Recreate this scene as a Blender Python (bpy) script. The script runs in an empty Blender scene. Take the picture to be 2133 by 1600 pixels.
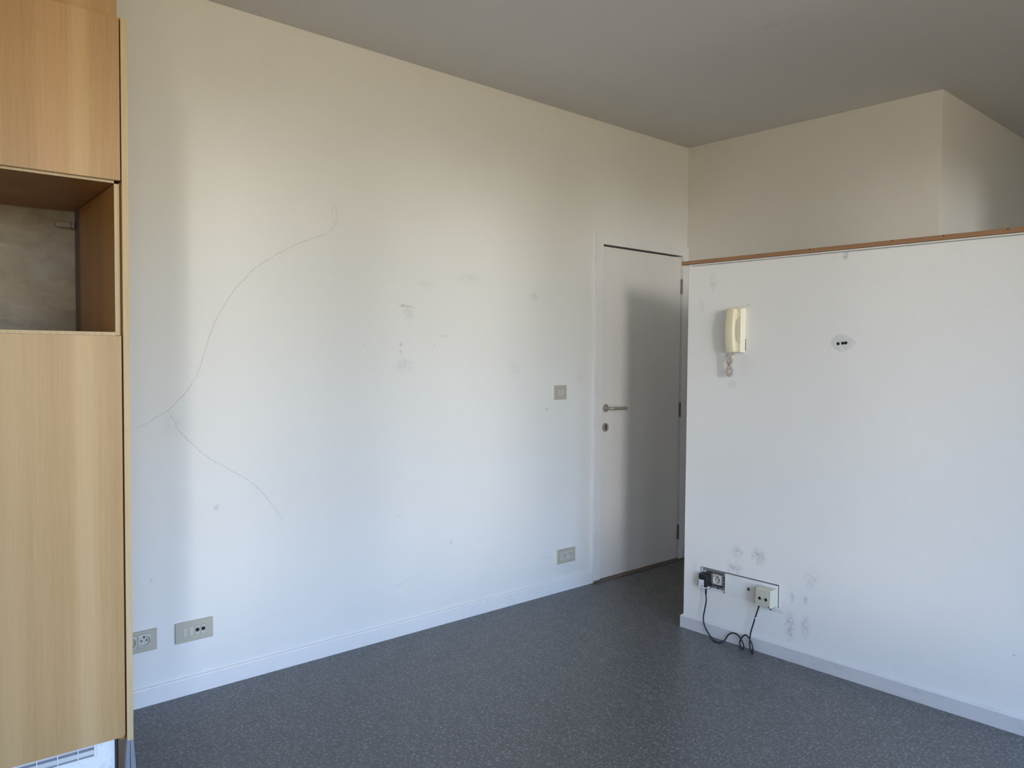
import bpy, bmesh, math, random
from mathutils import Vector, Matrix
random.seed(7)
S = bpy.context.scene
COL = S.collection

# ------------------------------------------------------------------ camera
CAM_R = Vector((0.7469, -0.6649, 0.0078)); CAM_U = Vector((0.0179, 0.0318, 0.9993)); CAM_D = Vector((0.6647, 0.7462, -0.0357))
cam_d = bpy.data.cameras.new('camera'); cam = bpy.data.objects.new('camera', cam_d); COL.objects.link(cam)
m3 = Matrix((CAM_R, CAM_U, -CAM_D)).transposed()
cam.matrix_world = Matrix.Translation((0, 0, 1.35)) @ m3.to_4x4()
cam_d.sensor_fit = 'HORIZONTAL'; cam_d.sensor_width = 36.0; cam_d.lens = 1623.66 * 36 / 2133
cam_d.clip_start = 0.02
S.camera = cam

# ------------------------------------------------------------------ light
S.view_settings.view_transform = 'Standard'; S.view_settings.look = 'None'
S.view_settings.gamma = 1; S.view_settings.use_curve_mapping = False
S.view_settings.exposure = -0.14
W = bpy.data.worlds.new('sky'); S.world = W; W.use_nodes = True
nt = W.node_tree; nt.nodes.clear()
wo = nt.nodes.new('ShaderNodeOutputWorld'); wb = nt.nodes.new('ShaderNodeBackground')
tc = nt.nodes.new('ShaderNodeTexCoord'); sx = nt.nodes.new('ShaderNodeSeparateXYZ'); wr = nt.nodes.new('ShaderNodeValToRGB')
mr = nt.nodes.new('ShaderNodeMapRange'); mr.inputs['From Min'].default_value = -1; mr.inputs['From Max'].default_value = 1
nt.links.new(tc.outputs['Generated'], sx.inputs[0]); nt.links.new(sx.outputs['Z'], mr.inputs['Value']); nt.links.new(mr.outputs[0], wr.inputs[0])
cr = wr.color_ramp
STOPS = [(0.08, (1.20, 0.72, 0.34)), (0.33, (0.93, 0.69, 0.25)),      # sunlit street and house fronts opposite
         (0.48, (1.45, 1.32, 0.95)), (0.525, (1.78, 1.92, 1.80)),       # bright haze along the roofs
         (0.58, (1.65, 2.15, 2.85)), (0.68, (1.42, 2.30, 4.0)), (0.93, (1.37, 2.40, 3.8))]   # clear sky
for i_, (p_, c_) in enumerate(STOPS):
    e_ = cr.elements[i_] if i_ < 2 else cr.elements.new(p_)
    e_.position = p_; e_.color = (*[q / 5 for q in c_], 1)
nt.links.new(wr.outputs[0], wb.inputs[0]); wb.inputs[1].default_value = 20.0
nt.links.new(wb.outputs[0], wo.inputs[0])
sun_d = bpy.data.lights.new('low_sun', 'SUN'); sun_d.energy = 0.93; sun_d.angle = math.radians(6.4); sun_d.color = (1.0, 0.975, 0.955)
sun = bpy.data.objects.new('low_sun', sun_d); COL.objects.link(sun)
sun.rotation_euler = Vector((0.515, 0.855, -0.050)).to_track_quat('-Z', 'Y').to_euler()

# ------------------------------------------------------------------ dimensions (metres)
D = 3.1263; ZC = 2.7362; XB = 4.3362; YC = 1.5619; XP = 3.2221; YP = 2.310; ZP = 1.800
YW = -1.6; XL = -2.3; XR = 6.6
WINDOWS = [(-2.1, -1.30), (-0.95, 0.10), (0.36, 1.72), (2.0, 3.05)]; ZS = 0.40; ZH = 2.52

# ------------------------------------------------------------------ materials
def mat(name, col, rough=0.5, metal=0.0, spec=0.5):
    m = bpy.data.materials.new(name); m.use_nodes = True
    b = m.node_tree.nodes['Principled BSDF']
    b.inputs['Base Color'].default_value = (*col, 1); b.inputs['Roughness'].default_value = rough
    b.inputs['Metallic'].default_value = metal; b.inputs['Specular IOR Level'].default_value = spec
    return m
class N:
    """small node writer"""
    def __init__(s, m): s.t = m.node_tree; s.b = s.t.nodes['Principled BSDF']; s.co = s.t.nodes.new('ShaderNodeTexCoord').outputs['Object']
    def n(s, kind, **kw):
        x = s.t.nodes.new('ShaderNode' + kind)
        for k, v in kw.items(): setattr(x, k, v)
        return x
    def l(s, a, b): s.t.links.new(a, b)
    def math(s, op, a, b=None, clamp=False):
        x = s.n('Math', operation=op, use_clamp=clamp)
        for i, v in enumerate((a, b)):
            if v is None: continue
            if isinstance(v, (int, float)): x.inputs[i].default_value = v
            else: s.l(v, x.inputs[i])
        return x.outputs[0]
    def noise(s, scale, detail=3, rough=0.5, vec=None, dim='3D'):
        x = s.n('TexNoise', noise_dimensions=dim); x.inputs['Scale'].default_value = scale; x.inputs['Detail'].default_value = detail
        x.inputs['Roughness'].default_value = rough; s.l(vec or s.co, x.inputs['Vector']); return x.outputs['Fac']
    def mapping(s, scale=(1, 1, 1), loc=(0, 0, 0), vec=None):
        x = s.n('Mapping'); x.inputs['Scale'].default_value = scale; x.inputs['Location'].default_value = loc; s.l(vec or s.co, x.inputs['Vector']); return x.outputs[0]
    def rng(s, v, a, b, c, d, smooth=False):
        x = s.n('MapRange'); x.clamp = True
        if smooth: x.interpolation_type = 'SMOOTHSTEP'
        for k, q in zip(('From Min', 'From Max', 'To Min', 'To Max'), (a, b, c, d)): x.inputs[k].default_value = q
        s.l(v, x.inputs['Value']); return x.outputs[0]
    def mix(s, f, a, b):
        x = s.n('Mix', data_type='RGBA')
        for i, v in ((0, f), (6, a), (7, b)):
            if isinstance(v, (int, float)): x.inputs[i].default_value = v
            elif isinstance(v, tuple): x.inputs[i].default_value = (*v, 1)
            else: s.l(v, x.inputs[i])
        return x.outputs[2]
    def bump(s, h, strength, dist):
        x = s.n('Bump'); x.inputs['Strength'].default_value = strength; x.inputs['Distance'].default_value = dist
        s.l(h, x.inputs['Height']); s.l(x.outputs[0], s.b.inputs['Normal'])
    def spots(s, lst):
        """soft smudges: (centre, radii, strength); worn through by noise"""
        tot = None
        nz = s.rng(s.noise(55, 4, 0.65), 0.38, 0.66, 0.0, 1.0)
        for c, rad, st in lst:
            mp = s.mapping(scale=tuple(1 / q for q in rad), loc=tuple(-a / q for a, q in zip(c, rad)))
            ln = s.n('VectorMath', operation='LENGTH'); s.l(mp, ln.inputs[0])
            v = s.rng(ln.outputs['Value'], 0.15, 1.0, st, 0.0, True)
            tot = v if tot is None else s.math('MAXIMUM', tot, v)
        return s.math('MULTIPLY', tot, nz)

def paint(name, col, smudges=(), tint=0.03, dirt=(0.36, 0.36, 0.365), bump=0.12):
    m = mat(name, col, 0.55, 0, 0.35); w = N(m)
    big = w.rng(w.noise(1.6, 4, 0.6), 0.35, 0.7, 0, 1)
    c = w.mix(big, col, tuple(q * (1 - tint) for q in col))
    fine = w.rng(w.noise(14, 4, 0.65), 0.58, 0.78, 0, 0.05)
    c = w.mix(fine, c, (0.45, 0.44, 0.43))
    if smudges: c = w.mix(w.spots(smudges), c, dirt)
    w.l(c, w.b.inputs['Base Color'])
    w.bump(w.noise(260, 3, 0.6), bump, 0.0006)
    return m
WH = (0.80, 0.788, 0.760)
R_ = 5.0  # depth radius: the smudges lie in the plane of their wall
M_wallA = paint('white_wall_paint', WH, [
    ((2.101, D, 1.585), (.05, R_, .012), .9), ((2.115, D, 1.55), (.045, R_, .05), .35), ((1.840, D, 1.458), (.018, R_, .005), .5), ((1.878, D, 1.398), (.005, R_, .007), .9),
    ((1.833, D, 1.397), (.004, R_, .016), .6), ((2.0745, D, 1.400), (.014, R_, .016), 1.0), ((2.075, D, 1.362), (.014, R_, .02), .6), ((2.09, D, 1.30), (.08, R_, .05), .3),
    ((2.271, D, 1.399), (.006, R_, .007), .9), ((2.33, D, 1.447), (.035, R_, .014), .4), ((3.051, D, 1.053), (.018, R_, .009), 1.2), ((2.381, D, .405), (.009, R_, .016), 1.1),
    ((2.94, D, 1.677), (.05, R_, .04), .45), ((2.49, D, 1.745), (.11, R_, .04), .22), ((2.063, D, .581), (.008, R_, .005), .8), ((1.19, D, .731), (.022, R_, .018), .6),
    ((.94, D, .478), (.009, R_, .011), .8), ((2.21, D, 1.70), (.07, R_, .04), .22), ((2.80, D, 1.28), (.06, R_, .07), .2), ((1.03, D, 1.07), (.07, R_, .07), .20), ((3.30, D, 1.22), (.05, R_, .05), .2), ((3.24, D, .12), (.15, R_, .06), .25)])
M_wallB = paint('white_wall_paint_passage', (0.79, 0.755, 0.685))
M_wallC = paint('white_wall_paint_return', (0.83, 0.815, 0.785))
M_part = paint('white_partition_paint', (0.83, 0.822, 0.80), [
    ((XP, 2.013, .435), (R_, .045, .04), .6), ((XP, 1.90, .437), (R_, .055, .055), .65), ((XP, 2.024, .353), (R_, .06, .05), .6), ((XP, 1.731, .285), (R_, .016, .03), .7), ((XP, 1.668, .29), (R_, .018, .035), .5),
    ((XP, 1.739, .15), (R_, .035, .09), .75), ((XP, 1.665, .17), (R_, .03, .07), .5), ((XP, 1.64, .385), (R_, .05, .07), .35), ((XP, 2.055, 1.225), (R_, .035, .03), .45),
    ((XP, 2.17, 1.715), (R_, .03, .06), .35), ((XP, 2.236, 1.60), (R_, .03, .05), .25), ((XP, 1.527, 1.785), (R_, .022, .03), .8), ((XP, .867, .28), (R_, .01, .005), .9),
    ((XP, 2.25, .27), (R_, .04, .10), .35), ((XP, 1.80, .205), (R_, .05, .012), .6), ((XP, 2.03, 1.590), (R_, .05, .008), .3), ((XP, 1.975, 1.592), (R_, .02, .012), .5),
    ((XP, 2.02, 1.797), (R_, .3, .006), .5), ((XP, 1.4, 1.797), (R_, .5, .006), .5)])  # last two: thin dark line just under the batten
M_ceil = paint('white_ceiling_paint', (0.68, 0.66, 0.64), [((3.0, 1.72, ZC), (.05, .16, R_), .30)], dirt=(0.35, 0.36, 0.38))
M_trim = mat('white_gloss_paint', (0.80, 0.79, 0.78), 0.38); w = N(M_trim)
w.l(w.mix(w.rng(w.noise(9, 4, .7), .52, .75, 0, .22), (0.80, 0.79, 0.78), (0.55, 0.54, 0.52)), w.b.inputs['Base Color'])
M_trimP = mat('white_skirting_paint_scuffed', (0.72, 0.71, 0.71), 0.35); w = N(M_trimP)
w.l(w.mix(w.rng(w.noise(7, 5, .7, w.mapping((1, 1, 4))), .50, .72, 0, .35), (0.64, 0.635, 0.64), (0.42, 0.42, 0.44)), w.b.inputs['Base Color'])
M_door = mat('white_door_paint', (0.76, 0.735, 0.70), 0.42); w = N(M_door)
w.l(w.mix(w.rng(w.noise(5, 5, .65), .5, .75, 0, .16), (0.76, 0.735, 0.70), (0.55, 0.53, 0.5)), w.b.inputs['Base Color'])
M_dark = mat('dark_void', (0.012, 0.010, 0.010), 0.9)
M_crack = mat('hairline_crack_filler', (0.66, 0.655, 0.635), 0.7)
M_filler = mat('grey_filler', (0.66, 0.68, 0.69), 0.8); w = N(M_filler)
w.l(w.mix(w.rng(w.noise(60, 4, .6), .4, .6, 0, 1), (0.64, 0.655, 0.665), (0.74, 0.74, 0.735)), w.b.inputs['Base Color'])
M_black = mat('black_plastic', (0.012, 0.012, 0.016), 0.38)
M_cable = mat('black_rubber', (0.010, 0.010, 0.018), 0.45)
M_plate = mat('greige_plastic', (0.48, 0.45, 0.37), 0.4)
M_plateS = mat('light_greige_plastic', (0.56, 0.54, 0.475), 0.35)
M_cream = mat('cream_plastic', (0.74, 0.665, 0.47), 0.36)
M_cream2 = mat('pale_cream_plastic', (0.78, 0.73, 0.58), 0.4)
M_ivory = mat('ivory_plastic', (0.56, 0.545, 0.445), 0.4)
M_greyw = mat('greyish_white_plastic', (0.60, 0.59, 0.54), 0.4)
M_cordc = mat('greyish_cord_plastic', (0.52, 0.455, 0.41), 0.5)
M_steel = mat('brushed_steel', (0.46, 0.42, 0.36), 0.42, 0.55)
M_bronze = mat('dark_hinge_metal', (0.16, 0.145, 0.125), 0.42, 0.8)
M_zinc = mat('zinc_metal', (0.40, 0.39, 0.40), 0.45, 0.8)
M_label = mat('white_sticker', (0.72, 0.74, 0.74), 0.5)
M_ink = mat('grey_sticker_print', (0.33, 0.34, 0.42), 0.5)
M_brown = mat('brown_board', (0.165, 0.115, 0.085), 0.6)
M_darkb = mat('dark_brown_board', (0.055, 0.045, 0.038), 0.6)
M_alu = mat('grey_plinth_plastic', (0.21, 0.23, 0.27), 0.4)
M_plinth = mat('speckled_white_plinth', (0.80, 0.82, 0.84), 0.5); w = N(M_plinth)
w.l(w.mix(w.rng(w.noise(45, 4, .6), .55, .72, 0, .7), (0.80, 0.82, 0.84), (0.50, 0.53, 0.58)), w.b.inputs['Base Color'])
M_plaster = mat('raw_grey_plaster', (0.36, 0.30, 0.22), 0.42); w = N(M_plaster)
nn = w.n('TexNoise'); nn.inputs['Scale'].default_value = 4; nn.inputs['Detail'].default_value = 3; w.l(w.co, nn.inputs['Vector'])
sc_ = w.n('VectorMath', operation='SCALE'); w.l(nn.outputs['Color'], sc_.inputs[0]); sc_.inputs['Scale'].default_value = .28
v = w.n('VectorMath', operation='ADD'); w.l(w.co, v.inputs[0]); w.l(sc_.outputs[0], v.inputs[1])
dv = w.mapping((.8, 1, 2.0), vec=v.outputs[0])
p1 = w.rng(w.noise(6, 7, .62, dv), .33, .70, 0, 1)
c = w.mix(p1, (0.21, 0.155, 0.095), (0.37, 0.30, 0.21))
c = w.mix(w.rng(w.noise(3.2, 4, .6), .48, .68, 0, .6), c, (0.37, 0.345, 0.31)); w.l(c, w.b.inputs['Base Color'])
w.bump(w.noise(8, 6, .6, dv), .18, .003)

def wood(name, light, dark, rough=0.42, seed=0.0, grain=1.0, axis='Z', stripes=True, bands=()):
    m = mat(name, light, rough, 0, 0.5); w = N(m)
    lo = 4.0
    sc = {'Z': (1, 1, .03), 'Y': (1, .03, 1), 'X': (.03, 1, 1)}[axis]
    base = w.mapping(sc, (seed, seed * .7, seed * 1.3))
    st = w.rng(w.noise(9, 2, .5, base), .36, .64, 0, 1)
    fn = w.noise(150, 4, .65, w.mapping(tuple(q if q == 1 else q * .5 for q in sc), (seed, 0, 0)))
    g2 = w.noise(330, 3, .6, w.mapping(tuple(q if q == 1 else q * 1.2 for q in sc), (seed, 3, 0)))
    f = w.math('ADD', w.math('MULTIPLY', st, .55 if stripes else .25), w.math('MULTIPLY', w.rng(fn, .35, .68, 0, 1), .30 * grain))
    f = w.math('ADD', f, w.math('MULTIPLY', w.rng(g2, .4, .65, 0, 1), .18 * grain), True)
    c_ = w.mix(f, dark, light)
    for x0, x1, tone, k_ in bands:               # broad strips of the veneer, leaf by leaf
        sp_ = w.n('SeparateXYZ'); w.l(w.co, sp_.inputs[0]); xx = w.math('ADD', sp_.outputs['X'], w.math('MULTIPLY', w.math('SUBTRACT', w.noise(2.5, 2, .5), .5), .02))
        c_ = w.mix(w.math('MULTIPLY', w.math('MULTIPLY', w.rng(xx, x0 - .010, x0 + .012, 0, 1), w.rng(xx, x1 - .012, x1 + .010, 1, 0)), k_), c_, tone)
    w.l(c_, w.b.inputs['Base Color'])
    w.bump(fn, .08, .0006)
    return m
M_oakU = wood('oak_veneer', (0.53, 0.335, 0.16), (0.37, 0.21, 0.088), 0.36, 1.7, bands=((-.112, -.068, (.60, .41, .21), .4), (-.19, -.13, (.52, .29, .14), .4)))
M_oakL = wood('oak_veneer_pale', (0.475, 0.312, 0.148), (0.36, 0.215, 0.086), 0.40, 4.3, bands=((-.112, -.062, (.57, .40, .215), .45), (-.30, -.245, (.52, .35, .17), .4)))
M_oakEdge = wood('raw_oak_edge', (0.62, 0.50, 0.32), (0.46, 0.34, 0.19), 0.6, 8.1, 1.4, stripes=False)
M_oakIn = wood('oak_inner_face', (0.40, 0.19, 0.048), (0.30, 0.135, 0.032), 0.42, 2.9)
M_batten = wood('batten_pine', (0.40, 0.225, 0.115), (0.30, 0.155, 0.078), 0.55, 5.5, 1.0, 'Y', False)
M_thresh = wood('worn_threshold_wood', (0.30, 0.23, 0.18), (0.10, 0.065, 0.05), 0.6, 3.1, 1.5, 'X', False)

# speckled vinyl: dark grey ground with small curved chips of random direction
M_floor = mat('speckled_grey_vinyl', (0.1, 0.1, 0.1), 0.34, 0, 0.5); w = N(M_floor)
def chips(scale, a, b, thr, seed):
    wob = w.n('TexNoise'); wob.inputs['Scale'].default_value = 70; wob.inputs['Detail'].default_value = 2; w.l(w.co, wob.inputs['Vector'])
    off = w.n('VectorMath', operation='SCALE'); w.l(wob.outputs['Color'], off.inputs[0]); off.inputs['Scale'].default_value = 0.012
    ad = w.n('VectorMath', operation='ADD'); w.l(w.co, ad.inputs[0]); w.l(off.outputs[0], ad.inputs[1])
    mp = w.n('Mapping'); mp.inputs['Location'].default_value = (seed, seed * 1.7, 0); w.l(ad.outputs[0], mp.inputs['Vector'])
    vo = w.n('TexVoronoi', voronoi_dimensions='2D'); vo.inputs['Scale'].default_value = scale; w.l(mp.outputs[0], vo.inputs['Vector'])
    sb = w.n('VectorMath', operation='SUBTRACT'); w.l(mp.outputs[0], sb.inputs[0]); w.l(vo.outputs['Position'], sb.inputs[1])
    cs = w.n('SeparateColor'); w.l(vo.outputs['Color'], cs.inputs[0])
    ro = w.n('VectorRotate', rotation_type='Z_AXIS'); w.l(sb.outputs[0], ro.inputs['Vector']); w.l(w.math('MULTIPLY', cs.outputs[0], 6.283), ro.inputs['Angle'])
    ml = w.n('VectorMath', operation='MULTIPLY'); w.l(ro.outputs[0], ml.inputs[0]); ml.inputs[1].default_value = (1 / a, 1 / b, 0)
    ln = w.n('VectorMath', operation='LENGTH'); w.l(ml.outputs[0], ln.inputs[0])
    inside = w.rng(ln.outputs['Value'], .7, 1.1, 1, 0)
    on = w.rng(cs.outputs[1], thr, thr + .02, 0, 1)
    return w.math('MULTIPLY', w.math('MULTIPLY', inside, on), w.rng(cs.outputs[2], 0, 1, .45, 1))
c = w.mix(w.rng(w.noise(120, 3, .7), .35, .65, 0, 1), (0.064, 0.065, 0.065), (0.102, 0.103, 0.104))
c = w.mix(chips(120, .0042, .0018, .25, 0.3), c, (0.155, 0.157, 0.16))
c = w.mix(chips(85, .0030, .0018, .45, 2.3), c, (0.045, 0.047, 0.05))
c = w.mix(w.math('MULTIPLY', chips(62, .0068, .0020, .30, 5.1), .8), c, (0.25, 0.25, 0.25))
c = w.mix(w.math('MULTIPLY', chips(50, .0085, .0022, .45, 9.4), .8), c, (0.285, 0.285, 0.285))
c = w.mix(w.spots([((2.588, 2.285, 0), (.03, .03, R_), .8)]), c, (0.28, 0.28, 0.28))
w.l(c, w.b.inputs['Base Color'])
w.l(w.rng(w.noise(12, 4, .6), .3, .7, .30, .42), w.b.inputs['Roughness'])
w.bump(w.noise(300, 2, .5), .1, .0008)

# ------------------------------------------------------------------ builders
ID = Matrix.Identity(4)
def frame(origin, a, b, c):
    m = Matrix((Vector(a), Vector(b), Vector(c))).transposed().to_4x4(); m.translation = Vector(origin); return m
def on_back(x, z, y=D): return frame((x, y, z), (1, 0, 0), (0, 0, 1), (0, -1, 0))            # a right, b up, c out of the back wall
def on_part(y, z, x=XP): return frame((x, y, z), (0, -1, 0), (0, 0, 1), (-1, 0, 0))          # the same on the partition
class B:
    def __init__(s, M=ID): s.bm = bmesh.new(); s.M = M; s.smooth = False
    def _add(s, t, mi):
        for f in t.faces: f.material_index = mi
        me = bpy.data.meshes.new('t'); t.to_mesh(me); t.free(); s.bm.from_mesh(me); bpy.data.meshes.remove(me)
    def box(s, x0, x1, y0, y1, z0, z1, bev=0.0, seg=2, mi=0, M=None):
        t = bmesh.new(); bmesh.ops.create_cube(t, size=1.0)
        for v in t.verts: v.co = Vector(((x0 + x1) / 2 + v.co.x * (x1 - x0), (y0 + y1) / 2 + v.co.y * (y1 - y0), (z0 + z1) / 2 + v.co.z * (z1 - z0)))
        if bev: bmesh.ops.bevel(t, geom=t.edges[:], offset=bev, segments=seg, affect='EDGES', profile=.5)
        if M: t.transform(M)
        s._add(t, mi); return s
    def cyl(s, a, b, c0, c1, r, seg=24, r2=None, mi=0, sx=1, sy=1, bev=0.0, M=None):
        t = bmesh.new(); bmesh.ops.create_cone(t, cap_ends=True, segments=seg, radius1=r, radius2=r if r2 is None else r2, depth=c1 - c0)
        for v in t.verts: v.co = Vector((a + v.co.x * sx, b + v.co.y * sy, (c0 + c1) / 2 + v.co.z))
        if bev: bmesh.ops.bevel(t, geom=[e for e in t.edges if abs(e.verts[0].co.z - e.verts[1].co.z) < 1e-6 and e.verts[0].co.z > (c0 + c1) / 2], offset=bev, segments=2, affect='EDGES')
        if M: t.transform(M)
        s._add(t, mi); return s
    def prism(s, poly, c0, c1, mi=0, bev=0.0, M=None):
        t = bmesh.new(); lo = [t.verts.new((x, y, c0)) for x, y in poly]; hi = [t.verts.new((x, y, c1)) for x, y in poly]; n = len(poly)
        t.faces.new(lo[::-1]); t.faces.new(hi)
        for i in range(n): t.faces.new((lo[i], lo[(i + 1) % n], hi[(i + 1) % n], hi[i]))
        bmesh.ops.recalc_face_normals(t, faces=t.faces[:])
        if bev: bmesh.ops.bevel(t, geom=[e for e in t.edges if e.verts[0].co.z == e.verts[1].co.z], offset=bev, segments=2, affect='EDGES')
        if M: t.transform(M)
        s._add(t, mi); return s
    def tube(s, pts, r, seg=8, mi=0):
        t = bmesh.new(); pts = [Vector(p) for p in pts]; rings = []; up = Vector((0.13, 0.21, 0.97))
        nrm = None
        for i, p in enumerate(pts):
            tg = (pts[min(i + 1, len(pts) - 1)] - pts[max(i - 1, 0)]).normalized()
            if nrm is None: nrm = tg.orthogonal().normalized()
            nrm = (nrm - tg * nrm.dot(tg)).normalized(); bi = tg.cross(nrm)
            rr = r(i / (len(pts) - 1)) if callable(r) else r
            rings.append([t.verts.new(p + (nrm * math.cos(k * 2 * math.pi / seg) + bi * math.sin(k * 2 * math.pi / seg)) * rr) for k in range(seg)])
        for q in range(len(rings) - 1):
            for k in range(seg): t.faces.new((rings[q][k], rings[q][(k + 1) % seg], rings[q + 1][(k + 1) % seg], rings[q + 1][k]))
        t.faces.new(rings[0][::-1]); t.faces.new(rings[-1])
        for f in t.faces: f.smooth = True
        s._add(t, mi); return s
    def well(s, a, b, hw, hh, r, c, depth, mi=0, seg=32, rim=0.0, floor_mi=None):
        """square face at height c with a round well sunk into it"""
        t = bmesh.new(); sq = []; ci = []; cb = []; ri = []
        for k in range(seg):
            th = 2 * math.pi * k / seg; x, y = math.cos(th), math.sin(th); m = max(abs(x) / hw, abs(y) / hh)
            sq.append(t.verts.new((a + x / m, b + y / m, c))); ri.append(t.verts.new((a + x * (r + .0012), b + y * (r + .0012), c + rim)))
            ci.append(t.verts.new((a + x * r, b + y * r, c + rim))); cb.append(t.verts.new((a + x * r * .93, b + y * r * .93, c - depth)))
        lo = [t.verts.new((v.co.x, v.co.y, c - depth - .001)) for v in sq]
        for k in range(seg):
            j = (k + 1) % seg
            for q0, q1 in ((sq, ri), (ri, ci), (ci, cb), (lo, sq)): t.faces.new((q0[k], q0[j], q1[j], q1[k]))
        t.faces.new(cb); 
        bmesh.ops.recalc_face_normals(t, faces=t.faces[:])
        # normals must face +c on the front
        f0 = max(t.faces, key=lambda f: f.calc_center_median().z)
        if f0.normal.z < 0: bmesh.ops.reverse_faces(t, faces=t.faces[:])
        s._add(t, mi); return s
    def out(s, name, mats, parent=None, root=None, smooth=False, kind=None, label=None, loc=(0, 0, 0), world=False):
        if not world: s.bm.transform(s.M)
        off = Vector(root.location) if root is not None else Vector(loc)
        s.bm.transform(Matrix.Translation(-off))
        me = bpy.data.meshes.new(name); s.bm.to_mesh(me); s.bm.free()
        if not isinstance(mats, (list, tuple)): mats = [mats]
        for m in mats: me.materials.append(m)
        if smooth:
            for f in me.polygons: f.use_smooth = True
        o = bpy.data.objects.new(name, me); COL.objects.link(o)
        if parent is not None: o.parent = parent
        else: o.location = off
        if kind: o['kind'] = kind
        if label: o['label'] = label
        return o
def tag(o, label, cat, group=None, kind=None):
    o['label'] = label; o['category'] = cat
    if group: o['group'] = group
    if kind: o['kind'] = kind
    return o
def thing(name, loc, label, cat, group=None, kind=None):
    o = bpy.data.objects.new(name, None); o.empty_display_size = .05; COL.objects.link(o); o.location = loc
    return tag(o, label, cat, group, kind)
def smooth_path(P, n=8):
    P = [Vector(p) for p in P]; out = []
    for i in range(len(P) - 1):
        p0, p1, p2, p3 = P[max(i - 1, 0)], P[i], P[i + 1], P[min(i + 2, len(P) - 1)]
        for k in range(n):
            t = k / n
            out.append(.5 * ((2 * p1) + (p2 - p0) * t + (2 * p0 - 5 * p1 + 4 * p2 - p3) * t * t + (3 * p1 - p0 - 3 * p2 + p3) * t ** 3))
    out.append(P[-1]); return out

# ------------------------------------------------------------------ room shell
o = B().box(XL - .2, XR + .2, YW - .2, D + .2, -.12, 0).out('floor', M_floor); tag(o, 'dark grey speckled vinyl floor of the empty room', 'floor', kind='structure')
o = B().box(XL - .2, XR + .2, YW - .2, D + .2, ZC, ZC + .15).out('ceiling', M_ceil); tag(o, 'plain off-white painted ceiling', 'ceiling', kind='structure')
DX0, DX1, DZ1 = 3.488, 4.288, 2.030          # door opening
b = B().box(XL, DX0, D, D + .12, 0, ZC).box(DX0, DX1, D, D + .12, DZ1, ZC).box(DX1, XR, D, D + .12, 0, ZC)
wall_back = b.out('wall_back', M_wallA); tag(wall_back, 'long white wall with hairline cracks and scuffs beside the door', 'wall', kind='structure')
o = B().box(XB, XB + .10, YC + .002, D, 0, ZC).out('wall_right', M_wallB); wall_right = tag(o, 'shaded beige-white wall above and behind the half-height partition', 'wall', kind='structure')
o = B().box(XB, XB + .10, YC, YC + .002, 0, ZC).box(XB + .10, XR, YC, YC + .10, 0, ZC).out('wall_return', M_wallC); tag(o, 'grey-white wall turning away behind the partition at the far right', 'wall', kind='structure')
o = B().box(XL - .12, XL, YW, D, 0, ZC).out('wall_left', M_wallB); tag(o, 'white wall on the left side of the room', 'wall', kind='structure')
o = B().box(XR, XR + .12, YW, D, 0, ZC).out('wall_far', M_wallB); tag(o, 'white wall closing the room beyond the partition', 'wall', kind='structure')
b = B()
xs = [XL] + [q for w_ in WINDOWS for q in w_] + [XR]
for i in range(0, len(xs), 2): b.box(xs[i], xs[i + 1], YW - .25, YW, 0, ZC)
for a_, c_ in WINDOWS: b.box(a_, c_, YW - .25, YW, 0, ZS).box(a_, c_, YW - .25, YW, ZH, ZC)
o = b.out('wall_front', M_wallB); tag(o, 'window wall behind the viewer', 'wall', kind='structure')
for i, (a_, c_) in enumerate(WINDOWS):
    t = .05; y0, y1 = YW - .17, YW - .11
    b = B().box(a_, a_ + t, y0, y1, ZS, ZH).box(c_ - t, c_, y0, y1, ZS, ZH).box(a_ + t, c_ - t, y0, y1, ZS, ZS + t).box(a_ + t, c_ - t, y0, y1, ZH - t, ZH)
    b.box((a_ + c_) / 2 - .03, (a_ + c_) / 2 + .03, y0, y1, ZS + t, ZH - t)
    o = b.out('window_%d' % (i + 1), M_trim); tag(o, 'white framed window in the wall behind the viewer', 'window', 'windows behind the viewer', 'structure')
    ld = bpy.data.lights.new('window_portal', 'AREA'); ld.shape = 'RECTANGLE'; ld.size = c_ - a_; ld.size_y = ZH - ZS; ld.cycles.is_portal = True
    lo = bpy.data.objects.new('window_portal', ld); COL.objects.link(lo); lo.location = ((a_ + c_) / 2, YW - .26, (ZS + ZH) / 2); lo.rotation_euler = (math.radians(90), 0, 0)

# half-height partition with a recess for the sockets
RY0, RY1, RZ0, RZ1 = 1.7945, 2.212, .2205, .3265
PY0 = .05
b = B()
b.box(XP + .045, XP + .10, PY0, YP, 0, ZP)
b.box(XP, XP + .045, PY0, RY0, 0, ZP).box(XP, XP + .045, RY1, YP, 0, ZP).box(XP, XP + .045, RY0, RY1, 0, RZ0).box(XP, XP + .045, RY0, RY1, RZ1, ZP)
wall_part = b.out('wall_partition', M_part); tag(wall_part, 'white half-height partition wall with smudges, carrying the intercom handset', 'wall', kind='structure')
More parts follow.
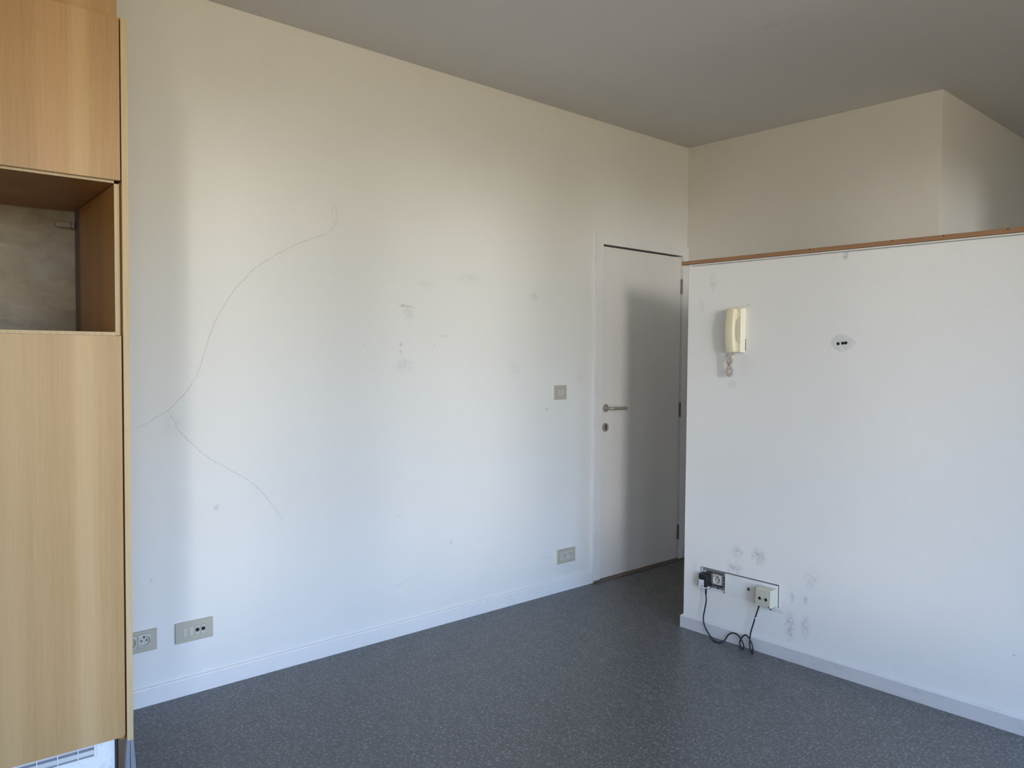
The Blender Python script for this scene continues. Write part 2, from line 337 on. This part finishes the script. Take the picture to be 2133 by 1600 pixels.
# chipped plaster lip around the socket recess, seam under the batten
b = B()
random.seed(3)
for k in range(16):
    y = RY1 - .002 - k * .0088; h = random.uniform(.0004, .0026)
    b.box(XP - .0015, XP + .010, y - .0088, y, RZ1 - h, RZ1 + .0005)
for k in range(9):
    z = RZ0 + k * .0115; h = random.uniform(.0005, .0028)
    b.box(XP - .0012, XP + .010, RY1 - h, RY1 + .0005, z, z + .0115)
b.out('chipped_plaster_edge', mat('grey_mortar', (.34, .33, .32), .9), wall_part)
B().prism([(0, 0), (.028, 0), (.028, .016)], 0, 0.128, M=frame((XP + .001, RY1, RZ0 - .0003), (1, 0, 0), (0, 0, 1), (0, -1, 0))).out('plaster_slope', M_part, wall_part)
B().box(XP - .0035, XP + .09, PY0, YP - .004, ZP, ZP + .0062, .001).out('filler_bead', M_trim, wall_part)
B().box(XP - .0012, XP + .01, PY0, YP - .02, ZP - .0032, ZP, 0).out('dark_seam', mat('seam_grey', (.30, .29, .27), .9), wall_part)  # thin dark grey strip right below the filler bead
# grey filler patch with three screw holes, their darkness put in as black discs
F = on_part(1.530, 1.414)
random.seed(12)
poly = []
for k in range(26):
    th = 2 * math.pi * k / 26; rx = .052 * (1 + .12 * math.sin(3 * th + 1)) ; ry = (.040 if math.sin(th) > 0 else .034) * (1 - .25 * abs(math.cos(th)) ** 2)
    poly.append((rx * math.cos(th) * random.uniform(.93, 1.05), ry * math.sin(th) * random.uniform(.93, 1.05)))
B(F).prism(poly, -.001, .0006).out('filler_patch', M_filler, wall_part)
for y, z in ((1.547, 1.4135), (1.5272, 1.4154), (1.5139, 1.4163)):
    t = B(on_part(y, z)); t.cyl(0, 0, -.002, .0014, .0068, 16).out('hole_disc', M_black, wall_part)

# wood batten along the top of the partition
b = B().box(XP - .011, XP + .016, PY0, 2.347, 1.8072, 1.8252, .0012, 1)
batten = b.out('trim_1', M_batten); tag(batten, 'thin brown wooden batten nailed along the top of the half-height partition', 'trim', kind='structure')
for y in (2.1516, 1.9258, 1.6761, 1.3294, 1.1404, .9252, .70):
    B(on_part(y, 1.8215, XP - .011)).cyl(0, 0, -.001, .0006, .0024, 10).out('nail', M_dark, batten)
# top edge of cracks in the back wall: raked and filled hairlines
def ribbon(pts, width, name, jit):
    P = smooth_path([(x, 0, z) for x, z in pts], 7); bm = bmesh.new(); prev = None
    for i, p in enumerate(P):
        tg = (P[min(i + 1, len(P) - 1)] - P[max(i - 1, 0)]).normalized(); nr = Vector((-tg.z, 0, tg.x)); f = i / (len(P) - 1)
        wv = width * random.uniform(.5, 1.3) * min(1, .35 + 3 * f, .35 + 3 * (1 - f)) ; j = random.uniform(-jit, jit)
        q = [bm.verts.new((p.x + nr.x * (j + s_ * wv), D - .0004 - h, p.z + nr.z * (j + s_ * wv))) for s_, h in ((-1, 0), (-.3, .0007), (.3, .0007), (1, 0))]
        if prev:
            for k in range(3): bm.faces.new((prev[k], q[k], q[k + 1], prev[k + 1]))
        prev = q
    t = B(); t.bm.free(); t.bm = bm; bmesh.ops.recalc_face_normals(bm, faces=bm.faces[:]); t.out(name, M_crack, wall_back)
random.seed(5)
ribbon([(1.716, 2.018), (1.712, 1.97), (1.716, 1.925), (1.70, 1.895), (1.65, 1.868), (1.592, 1.846), (1.50, 1.800), (1.417, 1.748), (1.355, 1.705), (1.314, 1.660), (1.268, 1.61), (1.234, 1.558), (1.20, 1.50), (1.175, 1.44), (1.150, 1.36), (1.127, 1.287), (1.10, 1.235), (1.071, 1.194), (1.035, 1.158), (1.007, 1.13), (.965, 1.107), (.93, 1.083), (.878, 1.063)], .0017, 'hairline_crack', .0016)
ribbon([(1.007, 1.13), (1.03, 1.085), (1.051, 1.044), (1.10, .993), (1.153, .942), (1.22, .895), (1.29, .852), (1.34, .815), (1.382, .772), (1.43, .71), (1.478, .637)], .0017, 'hairline_crack', .0016)
ribbon([(1.728, 2.02), (1.733, 1.975), (1.728, 1.93), (1.716, 1.905)], .0013, 'hairline_crack', .001)
ribbon([(2.03, .248), (2.075, .246), (2.10, .255), (2.135, .268)], .0016, 'pencil_scuff', .001)
ribbon([(2.985, .21), (3.03, .218), (3.08, .212), (3.12, .190)], .0015, 'pencil_scuff', .0006)
ribbon([(2.06, 1.588), (2.10, 1.590), (2.145, 1.580), (2.155, 1.572)], .0022, 'pencil_scuff', .001)

# skirtings
b = B(); b.prism([(0, 0), (.012, 0), (.012, .063), (.009, .069), (.0, .070)], 0.725, 3.428, M=frame((0, D, 0), (0, -1, 0), (0, 0, 1), (-1, 0, 0)) @ Matrix.Scale(-1, 4, (0, 0, 1)))
o = b.out('baseboard_back', M_trim); tag(o, 'white baseboard along the long cracked wall', 'baseboard', kind='structure')
bmesh_fix = bmesh.new(); bmesh_fix.from_mesh(o.data); bmesh.ops.recalc_face_normals(bmesh_fix, faces=bmesh_fix.faces[:]); bmesh_fix.to_mesh(o.data); bmesh_fix.free()
TB, TE = .0135, .011
b = B(); bm = b.bm
prof = [(0, 0), (TB, 0), (TB, .057), (TB * .75, .0605), (0, .0665)]
rings = []
for (x, y, kx, ky) in ((XP, PY0, -1, 0), (XP, YP, -1, TE / TB), (XP + .10, YP, 1, TE / TB), (XP + .10, PY0, 1, 0)):
    rings.append([bm.verts.new((x + kx * d_, y + ky * d_, z_)) for d_, z_ in prof])
for q in range(3):
    for k in range(5): bm.faces.new((rings[q][k], rings[q][(k + 1) % 5], rings[q + 1][(k + 1) % 5], rings[q + 1][k]))
bm.faces.new(rings[0]); bm.faces.new(rings[-1][::-1]); bmesh.ops.recalc_face_normals(bm, faces=bm.faces[:])
o = b.out('baseboard_partition', M_trimP); tag(o, 'scuffed white baseboard with rounded top around the foot of the partition', 'baseboard', kind='structure')
b = B().box(XB - .012, XB, YC, D - .022, 0, .085, .002)
o = b.out('baseboard_right', M_trim); tag(o, 'short white baseboard in the shade right of the door', 'baseboard', kind='structure')
b = B().box(XL, .04, D - .012, D, 0, .07, .002)
o = b.out('baseboard_left', M_trim); tag(o, 'white baseboard on the far side of the oak cabinet', 'baseboard', kind='structure')

# ------------------------------------------------------------------ door
door = thing('door_1', (3.89, D, 0), 'white flush door with lever handle, partly in the shade of the partition', 'door', kind='structure')
LX0, LX1, LZ1 = 3.4955, 4.2735, 2.0085
b = B(on_back(0, 0))
b.box(3.431, 3.4905, .0, 2.083, -.001, .016, .0015).box(4.279, XB - .001, 0, 2.083, -.001, .016, .0015).box(3.4905, 4.279, 2.0185, 2.083, -.001, .016, .0015)
b.out('casing', M_trim, door, door)
b = B(on_back(0, 0))
b.box(DX0, DX0 + .0045, 0, DZ1, -.115, .006).box(DX1 - .0115, DX1, 0, DZ1, -.115, .006).box(DX0, DX1, DZ1 - .011, DZ1, -.115, .004)
b.box(DX0, DX0 + .02, 0, DZ1, -.115, -.052).box(DX1 - .02, DX1, 0, DZ1, -.115, -.052)
b.out('door_lining', M_trim, door, door)
B(on_back(0, 0)).box(DX0 + .005, DX1 - .012, .0, DZ1 - .011, -.085, -.060).out('dark_rebate', M_dark, door, door)
leaf = B(on_back(0, 0)).box(LX0, LX1, .0085, LZ1, -.040, .001, .0012).out('door_leaf', M_door, door, door)
HX, HZ = 3.538, 1.042
H = on_back(HX, HZ)
hd = B(H).cyl(0, 0, .001, .010, .0235, 32, bev=.002, sy=1.05).out('handle_rose', M_steel, leaf, door, label='brushed steel rose')
path = smooth_path([(0, 0, .008), (0, 0, .035), (.004, -.0005, .046), (.014, -.001, .053), (.05, -.002, .054), (.10, -.003, .053), (.135, -.004, .047), (.147, -.0045, .040)], 6)
B(H).tube(path, lambda t: .0095 if t < .93 else .0095 - .003 * (t - .93) / .07, 14).out('lever_handle', M_steel, leaf, door, label='brushed steel lever')
b = B(on_back(3.5378, .926)); b.cyl(0, 0, .001, .008, .026, 32, bev=.002, sy=1.02)
b.box(-.0045, .0045, -.016, .012, .0078, .0084, mi=1).cyl(0, .011, .0078, .0084, .006, 14, mi=1)
b.out('keyhole_escutcheon', [M_steel, M_dark], leaf, door, label='round steel key escutcheon')
for z in (1.818, 1.003, .184):
    b = B(on_back(4.2755, z)); M_ = Matrix.Rotation(math.radians(-90), 4, 'X')
    b.cyl(0, -.006, -.046, .0, .0068, 14, M=M_).cyl(0, -.006, .001, .046, .0068, 14, M=M_)
    b.cyl(0, -.006, .046, .049, .005, 12, M=M_).cyl(0, -.006, -.049, -.046, .005, 12, M=M_)
    b.box(0, .013, -.046, .046, .0005, .0022, 0)
    b.out('hinge', M_bronze, door, door, smooth=False)
b = B(on_back(0, 0)); b.box(3.4905, XB - .012, .0, .006, -.05, .030, .002).box(3.50, XB - .012, 0, .0095, -.05, -.002, .001, mi=1)
b.out('threshold', [M_thresh, M_dark], door, door)
b = B(on_back(0, 0)); b.box(3.432, 3.489, .0, .012, .0155, .0185, .001)
b.out('worn_casing_foot', M_thresh, door, door)

# ------------------------------------------------------------------ switches and sockets
def insert(root, F, a, bb, hw, c, name='socket_insert', m=None, r=.0195):
    s = B(F).well(a, bb, hw, hw, r, c, .0085, rim=.0012).out(name, m or M_plateS, root, root)
    t = B(F)
    for da in (-.0095, .0095): t.cyl(a + da, bb - .001, c - .0086, c - .0079, .0031, 12)
    t.cyl(a, bb + .0125, c - .0086, c - .006, .0032, 12)
    t.out('pin_hole', M_dark, s, root)
    return s
def plate(b, hw, hh, c, holes, h):
    """wall plate of thickness c with square openings of half-width h"""
    hs_ = sorted(holes); bb = hs_[0][1]
    b.box(-hw, hw, bb + h, hh, 0, c).box(-hw, hw, -hh, bb - h, 0, c)
    xs_ = [-hw] + [q for a, _ in hs_ for q in (a - h, a + h)] + [hw]
    for i in range(0, len(xs_), 2): b.box(xs_[i], xs_[i + 1], bb - h, bb + h, 0, c)
    return b
# double light switch
F = on_back(3.1465, 1.1465)
sw = thing('light_switch', (3.1465, D, 1.1465), 'square greige double light switch on the wall left of the door', 'light switch')
b = B(F).box(-.047, .047, -.0405, .0405, 0, .0115, .0018, mi=0).box(-.0475, .0475, -.041, .041, 0, .006, .001, mi=1)
b.out('switch_plate', [M_plate, M_cream2], sw, sw)
for a in (-.0115, .0115):
    k = B(F).box(a - .0098, a + .0098, -.0215, .0195, .010, .0128, .0008, M=Matrix.Rotation(math.radians(1.2), 4, 'X')).out('rocker', M_plateS, sw, sw)
    B(F).box(a - .0103, a + .0103, -.0222, .0202, .0112, .0117).out('rocker_gap', mat('shadow_gap', (.12, .11, .09), .8), k, sw)
# double socket beside the door
F = on_back(3.2055, .2025)
so = thing('wall_socket', (3.2055, D, .2025), 'greige double socket low on the wall beside the door', 'socket', 'wall sockets')
b = plate(B(F), .073, .0405, .012, [(-.0265, .002), (.0265, .002)], .0251)
b.box(-.0738, -.073, -.041, .041, 0, .0112, 0, mi=1)  # pale strip: the plate's lit left side put into the colour
b.out('socket_plate', [M_plate, M_cream2], so, so)
for a in (-.0265, .0265): insert(so, F, a, .002, .0245, .0126, m=M_plateS, r=.0185)
# double socket half hidden behind the cabinet
F = on_back(.8855, .2525)
so = thing('wall_socket', (.8855, D, .2525), 'greige double socket low on the wall, half hidden by the oak cabinet', 'socket', 'wall sockets')
plate(B(F), .071, .0405, .0095, [(-.0255, .002), (.0255, .002)], .0241).out('socket_plate', M_plate, so, so)
for a in (-.0255, .0255): insert(so, F, a, .002, .0235, .0102, m=M_plateS, r=.0195)
# four-module combination plate
F = on_back(1.0985, .2515)
so = thing('combination_outlet', (1.0985, D, .2515), 'wide greige outlet plate with two blank keys and two black round jacks', 'outlet')
B(F).box(-.073, .073, -.0402, .0402, 0, .0105, .0016).out('outlet_plate', M_plate, so, so)
for i, a in enumerate((-.0365, -.0125, .0105, .0335)):
    k = B(F).box(a - .0088, a + .0088, -.0185, .0185, .009, .0118, .0008).out('blank_key' if i < 2 else 'jack_module', M_plateS, so, so)
    B(F).box(a - .0094, a + .0094, -.0191, .0191, .0100, .0107).out('module_gap', bpy.data.materials['shadow_gap'], k, so)
    if i > 1:
        B(F).cyl(a, .002, .0115, .0125, .0078, 20).cyl(a, .002, .0125, .0138, .0066, 20).out('round_jack', M_black, k, so)

# ------------------------------------------------------------------ recessed socket, cover board, antenna box, adapter
F = on_part(2.1435, .2725, XP + .045)          # bottom of the recess
rs = thing('recessed_socket', (XP + .045, 2.1435, .2725), 'bare socket on a metal frame in an open recess of the partition', 'socket', 'partition sockets')
b = B(F); c0 = .026
for y0, y1, z0, z1 in ((-.066, .0655, .036, .0525), (-.066, .0655, -.046, -.034), (-.066, -.062, -.034, .036), (-.012, -.006, -.034, .036), (.044, .0655, -.034, .036)): b.box(y0, y1, z0, z1, c0, c0 + .002)
b.box(-.0655, .0655, -.046, .0525, 0, .003)
for zz in (.018, .004, -.010, -.022): b.cyl(.054, zz, c0 + .0018, c0 + .0026, .0042, 12, mi=1)
b.cyl(.020, -.040, c0 + .0018, c0 + .0026, .005, 12, mi=1)
b.out('mounting_frame', [M_zinc, M_dark], rs, rs)
insert(rs, F, .0165, .003, .0235, c0 + .011, m=M_greyw, r=.0195)
insert(rs, F, -.0375, .003, .0225, c0 + .011, m=M_greyw, r=.0195)
B(F).box(-.0075, .0405, -.0212, .0272, .004, c0 + .0022, .001).out('insert_body', M_greyw, rs, rs)
# white cover board over the rest of the recess
F = on_part(1.9385, .2705)
cb = thing('cover_board', (XP, 1.9385, .2705), 'long white cover board screwed over the recess in the partition', 'cover plate')
B(F).box(-.1355, .1365, -.0515, .0495, -.014, .0018, .0005).out('board_panel', M_trim, cb, cb)
b = B(on_part(1.9465, .2755)); b.cyl(0, 0, .0015, .006, .0055, 14, mi=0).box(-.0075, .0075, -.0012, .0012, .006, .0075, M=Matrix.Rotation(.9, 4, 'Z')).cyl(.003, -.006, .0015, .009, .0022, 8)
b.out('screw', M_bronze, cb, cb)
# surface-mounted antenna box
F = on_part(1.842, .2675, XP - .0018)
ab = thing('antenna_outlet', (XP - .0018, 1.842, .2675), 'ivory surface-mounted box with two round antenna jacks on the white cover board', 'antenna outlet')
b = B(F); R3 = Matrix.Rotation(math.radians(-1.0), 4, 'Z')
b.box(-.0385, .0385, -.0415, .0405, 0, .047, .003, 3, M=R3).out('outlet_box', M_ivory, ab, ab)
b = B(F); b.box(-.0375, .0375, -.0405, .0395, .0475, .0545, .0028, 3, M=R3); b.box(-.027, .025, -.027, .024, .0540, .0552, .0008, M=R3)
lid = b.out('outlet_cover', M_ivory, ab, ab)
for a in (-.0150, .0160):
    B(F).cyl(a, -.004, .0550, .0556, .0072, 20, M=R3).cyl(a, -.004, .0555, .0570, .0058, 20, M=R3).out('antenna_jack', M_black, lid, ab)
B(F).cyl(.0005, -.005, .0550, .0557, .0022, 10, M=R3).out('cover_screw', M_zinc, lid, ab)
B(F).cyl(.030, -.033, .0542, .0552, .0034, 10, M=R3).out('corner_hole', mat('brown_rust', (.10, .08, .04), .8), lid, ab)
b = B(F); b.box(.018, .031, -.049, -.041, .020, .036, .001, M=R3).box(.023, .027, -.056, -.048, .026, .030, 0, M=R3)
b.out('cable_clip', M_bronze, ab, ab)
# black power adapter with its cable
F = on_part(2.1795, .2645, XP + .004)
ad = thing('power_adapter', (XP + .004, 2.1795, .2645), 'black plug-in power adapter with white sticker and looping black cable', 'power adapter')
b = B(F); b.box(-.0235, .0235, -.036, .0355, -.006, .036, .004, 3)
b.out('adapter_body', M_black, ad, ad)
b = B(F); b.box(-.0205, .0085, -.0340, .0070, .0358, .0364)
b.out('white_sticker', M_label, ad, ad)
b = B(F); b.box(-.0205, .0085, -.0105, -.0093, .0363, .0367).cyl(-.003, -.0235, .0363, .0367, .0058, 14)
b.out('sticker_print', M_ink, ad, ad)
b = B(F); b.box(.0095, .0215, -.0330, -.0265, .0358, .0364).box(.0230, .0238, -.0315, -.0245, .008, .032)
b.out('side_sticker', M_label, ad, ad)
PATH = [(3.198, 2.164, .240), (3.197, 2.164, .206), (3.196, 2.160, .176), (3.196, 2.168, .127), (3.196, 2.175, .085), (3.196, 2.166, .047), (3.190, 2.134, .012), (3.160, 2.084, .0035), (3.163, 2.060, .004), (3.187, 2.050, .010), (3.193, 2.036, .036), (3.193, 2.015, .054), (3.193, 1.992, .057), (3.193, 1.971, .046), (3.193, 1.957, .029), (3.187, 1.946, .012), (3.172, 1.940, .0045), (3.180, 1.955, .0055), (3.192, 1.9705, .018), (3.195, 1.966, .041), (3.194, 1.952, .059), (3.193, 1.939, .066), (3.193, 1.926, .059), (3.193, 1.915, .045), (3.193, 1.905, .026), (3.184, 1.896, .008), (3.160, 1.883, .0035), (3.174, 1.898, .004), (3.192, 1.917, .020), (3.195, 1.920, .050), (3.193, 1.915, .084), (3.193, 1.903, .127), (3.193, 1.890, .170), (3.193, 1.879, .205), (3.193, 1.873, .226)]
b = B(); b.tube(smooth_path(PATH, 9), .0034, 9); b.out('cable', M_cable, ad, ad, world=True)
b = B(); b.tube([(3.1985, 2.164, .232), (3.198, 2.164, .222), (3.1975, 2.164, .203)], lambda t: .0058 - .0015 * t, 12); b.out('strain_relief', M_black, ad, ad, world=True)
b = B(); b.tube([(3.1930, 1.8945, .1535), (3.1930, 1.8915, .1625)], .0033, 9); b.out('tape_mark', M_label, ad, ad, world=True)

# ------------------------------------------------------------------ intercom handset
PYC = 2.0300
ph = thing('intercom_handset', (XP, PYC, 1.48), 'cream wall intercom with a hooked handset and tangled coiled cord', 'intercom')
F = on_part(PYC, 1.4785)
z0, z1 = -.1045, .1025
b = B(F); b.box(-.040, .0425, z0, z1, .0, .016, .003, 2); b.box(-.038, .0425, z0 + .001, z1 - .001, .0145, .040, .004, 3)
base = b.out('wall_base', M_cream2, ph, ph)
b = B(F); b.box(.0420, .0432, z0 + .010, -.040, .0, .0035); b.out('gap_shadow_strip', M_dark, base, ph)  # thin dark strip painted in for the gap shadow behind the base
b = B(F); b.box(.020, .036, .060, .080, .0398, .0412, .0007, 2); b.box(.0245, .0262, .063, .078, .0412, .0417, 0); b.out('door_button', M_cream2, base, ph, label='small square door-opener button')
for zz in (.0535, -.0575): B(F).box(.012, .0415, zz, zz + .0008, .0398, .0404).out('seam_line', bpy.data.materials['brown_rust'], base, ph)
# handset: C-shaped side profile, bowed front, extruded across its width
outer = []; inner = []
n_ = 22
for k in range(n_ + 1):
    t = k / n_; zz = z0 + .002 + (z1 - z0 - .004) * t; s_ = math.sin(math.pi * t)
    outer.append((.064 + .0115 * s_ ** .8, zz))
prof = outer + [(.056, z1 - .0015), (.0415, z1 - .002), (.0415, z1 - .050), (.0505, z1 - .0525)]
for k in range(1, 12):
    t = k / 12; zz = (z1 - .053) + ((z0 + .052) - (z1 - .053)) * t
    prof.append((.0505 + .0105 * math.sin(math.pi * t) ** .7, zz))
prof += [(.0505, z0 + .0515), (.0415, z0 + .049), (.0415, z0 + .002), (.056, z0 + .0015)]
hs = bmesh.new()
Wd = .049; a0 = -.026; rows = []
for a, ins in ((a0, .0075), (a0 + .003, .0028), (a0 + .0095, .0), (a0 + Wd - .0085, .0), (a0 + Wd - .0025, .0026), (a0 + Wd, .0072)):
    rw = []
    for i, (c, z) in enumerate(prof):
        front = i <= n_
        cc = c - ins if front else c
        zz = z - ins * .8 if z > z1 - .004 else (z + ins * .8 if z < z0 + .006 else z)
        rw.append(hs.verts.new((a, zz, cc)))
    rows.append(rw)
L = len(prof)
for q in range(len(rows) - 1):
    for k in range(L): hs.faces.new((rows[q][k], rows[q][(k + 1) % L], rows[q + 1][(k + 1) % L], rows[q + 1][k]))
hs.faces.new(rows[0][::-1]); hs.faces.new(rows[-1]); bmesh.ops.recalc_face_normals(hs, faces=hs.faces[:])
for f in hs.faces: f.smooth = len(f.verts) == 4
b = B(F); b.bm.free(); b.bm = hs
handset = b.out('handset', M_cream, ph, ph)
me = handset.data
try: me.set_sharp_from_angle(angle=math.radians(40))
except Exception: pass
# coiled cord: doubled loop hanging from the handset
cpath = smooth_path([(-.010, -.101, .056), (-.012, -.112, .055), (-.018, -.128, .052), (-.019, -.143, .050), (-.012, -.158, .050), (-.002, -.172, .050), (.004, -.187, .049), (.001, -.203, .048), (-.008, -.211, .046), (-.019, -.208, .045), (-.023, -.195, .046), (-.017, -.180, .049), (-.006, -.166, .054), (.002, -.152, .055), (.004, -.140, .052), (-.003, -.131, .048), (-.006, -.120, .040), (.0005, -.110, .032), (.003, -.103, .026)], 40)
length = [0]
for i in range(1, len(cpath)): length.append(length[-1] + (cpath[i] - cpath[i - 1]).length)
hel = []; nrm = None
for i in range(0, len(cpath)):
    tg = (cpath[min(i + 1, len(cpath) - 1)] - cpath[max(i - 1, 0)]).normalized()
    if nrm is None: nrm = tg.orthogonal().normalized()
    nrm = (nrm - tg * nrm.dot(tg)).normalized(); bi = tg.cross(nrm); th = 2 * math.pi * length[i] / .0052
    rr = .0058 * min(1, length[i] / .014, (length[-1] - length[i]) / .014 + .02)
    hel.append(cpath[i] + (nrm * math.cos(th) + bi * math.sin(th)) * rr)
b = B(F); b.tube(hel, .0021, 6); b.out('coiled_cord', M_cordc, ph, ph)

# ------------------------------------------------------------------ tall oak cabinet
CR = -.05; FX, FY = .6569, 2.4958
e_v = Vector((math.cos(CR), math.sin(CR), 0)); n_v = Vector((-math.sin(CR), math.cos(CR), 0))
CF = frame((FX, FY, 0), e_v, n_v, (0, 0, 1))      # local x along the front, y into the depth (0 = carcass front), z up
cab = thing('tall_cabinet', (FX, FY, 0), 'tall oak veneer cabinet with an open niche between its two doors', 'cabinet')
XL0 = -.60
DEP = .60
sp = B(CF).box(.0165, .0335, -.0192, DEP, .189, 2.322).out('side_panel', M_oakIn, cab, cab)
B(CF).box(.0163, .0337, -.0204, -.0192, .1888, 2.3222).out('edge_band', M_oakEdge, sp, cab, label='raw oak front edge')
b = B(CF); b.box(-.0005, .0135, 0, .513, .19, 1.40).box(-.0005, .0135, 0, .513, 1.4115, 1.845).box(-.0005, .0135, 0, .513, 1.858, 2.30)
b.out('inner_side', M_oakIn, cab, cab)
b = B(CF); b.box(-.0005, .0133, -.0012, 0, 1.402, 1.8455).out('niche_edge_strip', M_oakEdge, cab, cab)
B(CF).box(.0137, .0164, .006, .40, 1.402, 1.850).out('gap_filler', M_oakIn, cab, cab)
B(CF).box(-.001, .0135, .5135, DEP, .30, 2.28).out('rear_batten', M_brown, cab, cab)
b = B(CF); b.box(XL0, XL0 + .014, 0, DEP, .19, 2.30).box(XL0 + .014, -.0005, DEP - .004, DEP, .30, 1.40).box(XL0 + .014, -.0005, DEP - .004, DEP, 1.86, 2.30)
b.out('hidden_carcass', M_oakIn, cab, cab)
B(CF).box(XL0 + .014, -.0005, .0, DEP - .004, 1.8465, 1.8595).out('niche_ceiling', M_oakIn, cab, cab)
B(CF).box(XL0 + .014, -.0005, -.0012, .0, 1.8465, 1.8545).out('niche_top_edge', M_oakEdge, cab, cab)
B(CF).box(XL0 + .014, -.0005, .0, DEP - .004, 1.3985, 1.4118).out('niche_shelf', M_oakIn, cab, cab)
B(CF).box(XL0 + .014, .0, -.003, .0, 1.4005, 1.4118, .0008, 1).out('shelf_edge', M_oakEdge, cab, cab)
# doors
b = B(CF); r_ = .012
def rounded_door(x0, x1, zlo, zhi, rad):
    P = [(x0, zlo)]
    for k in range(9):
        th = -math.pi / 2 + k * math.pi / 16; P.append((x1 - rad + rad * math.cos(th), zlo + rad + rad * math.sin(th)))
    P += [(x1, zhi), (x0, zhi)]
    return P
Mx = Matrix(((1, 0, 0, 0), (0, 0, -1, 0), (0, 1, 0, 0), (0, 0, 0, 1)))
b = B(CF).prism(rounded_door(XL0 + .002, .0128, 1.8533, 2.3215, .0015), .0015, .020, M=Mx, bev=.0007); b.out('upper_door', M_oakU, cab, cab)
b = B(CF).prism(rounded_door(XL0 + .002, .0116, .2035, 1.4005, .010), .0015, .020, M=Mx, bev=.0010); b.out('lower_door', M_oakL, cab, cab)
B(CF).box(XL0 + .014, .0172, .028, .046, 2.26, ZC - .004).out('top_filler_board', M_oakU, cab, cab)
# plinth with vent grille, side boards
PF = .040
B(CF).box(XL0 + .014, -.0055, PF, PF + .016, 0, .2, .001).out('plinth_panel', M_plinth, cab, cab, label='speckled white plinth board')
B(CF).box(-.0045, .0035, PF + .010, .50, .0, .19).out('dark_plinth_side', M_darkb, cab, cab)
B(CF).box(.0065, .0300, PF + .012, .50, .0, .188).out('brown_plinth_side', M_brown, cab, cab)
gx0, gx1, gz0, gz1 = -.40, -.0570, .1425, .190
G = Matrix.Translation((0, 0, 0))
b = B(CF); b.box(gx0, gx1, PF - .010, PF, gz0, gz0 + .0048, .001).box(gx0, gx1, PF - .010, PF, gz1, gz1 + .005, .001).box(gx1 - .0070, gx1, PF - .0102, PF, gz0, gz1 + .005, .0015).box(gx0, gx0 + .006, PF - .010, PF, gz0, gz1 + .005)
grille = b.out('vent_grille', M_trim, cab, cab, label='white plastic vent grille in the plinth')
B(CF).box(gx0 + .006, gx1 - .007, PF - .0022, PF - .0004, gz0 + .0048, gz1).out('grille_backing', mat('dark_slot', (.20, .21, .24), .8), grille, cab)
for k in range(7):
    x = -.1060 - k * .0525
    if x > gx0 + .01: B(CF).box(x - .0012, x + .0012, PF - .0095, PF - .0022, gz0 + .0048, gz1).out('grille_divider', M_trim, grille, cab)
for z in (.1525, .1745):
    B(CF).box(gx0 + .006, gx1 - .007, PF - .0072, PF - .0024, z, z + .0135, M=None).out('grille_slat', bpy.data.materials['white_skirting_paint_scuffed'], grille, cab)
# grey splayed foot strip under the end panel
b = B(CF)
for x0, x1, s0, s1 in ((.0155, .0238, -.0045, -.0005), (.0248, .0338, .0008, .0065)):
    t = bmesh.new(); vs = []
    for zz, d0, d1 in ((0.0, s0 * 2, s1 * 2), (.1885, 0, 0)):
        for yy in (-.021, -.004): vs += [t.verts.new((x0 + d0, yy, zz)), t.verts.new((x1 + d1, yy, zz))]
    q = vs
    for f in ((0, 1, 3, 2), (4, 6, 7, 5), (0, 4, 5, 1), (2, 3, 7, 6), (0, 2, 6, 4), (1, 5, 7, 3)): t.faces.new([q[i] for i in f])
    bmesh.ops.recalc_face_normals(t, faces=t.faces[:]); b._add(t, 0)
b.out('panel_foot', M_alu, cab, cab, label='grey plastic foot strip')
# metal clip at the back of the niche
b = B(CF); b.box(-.060, -.012, DEP - .0085, DEP - .0045, 1.788, 1.806, .0008).box(-.016, -.006, DEP - .030, DEP - .0045, 1.784, 1.806, .001).cyl(-.045, 1.797, 0, .003, .004, 10, M=frame((0, DEP - .0085, 0), (1, 0, 0), (0, 0, 1), (0, -1, 0)))
b.out('wall_clip', M_bronze, cab, cab)
# bare plaster left unpainted behind the niche
B().box(.02, .700, D - .0035, D, 1.30, 1.98).out('raw_plaster', M_plaster, wall_back)
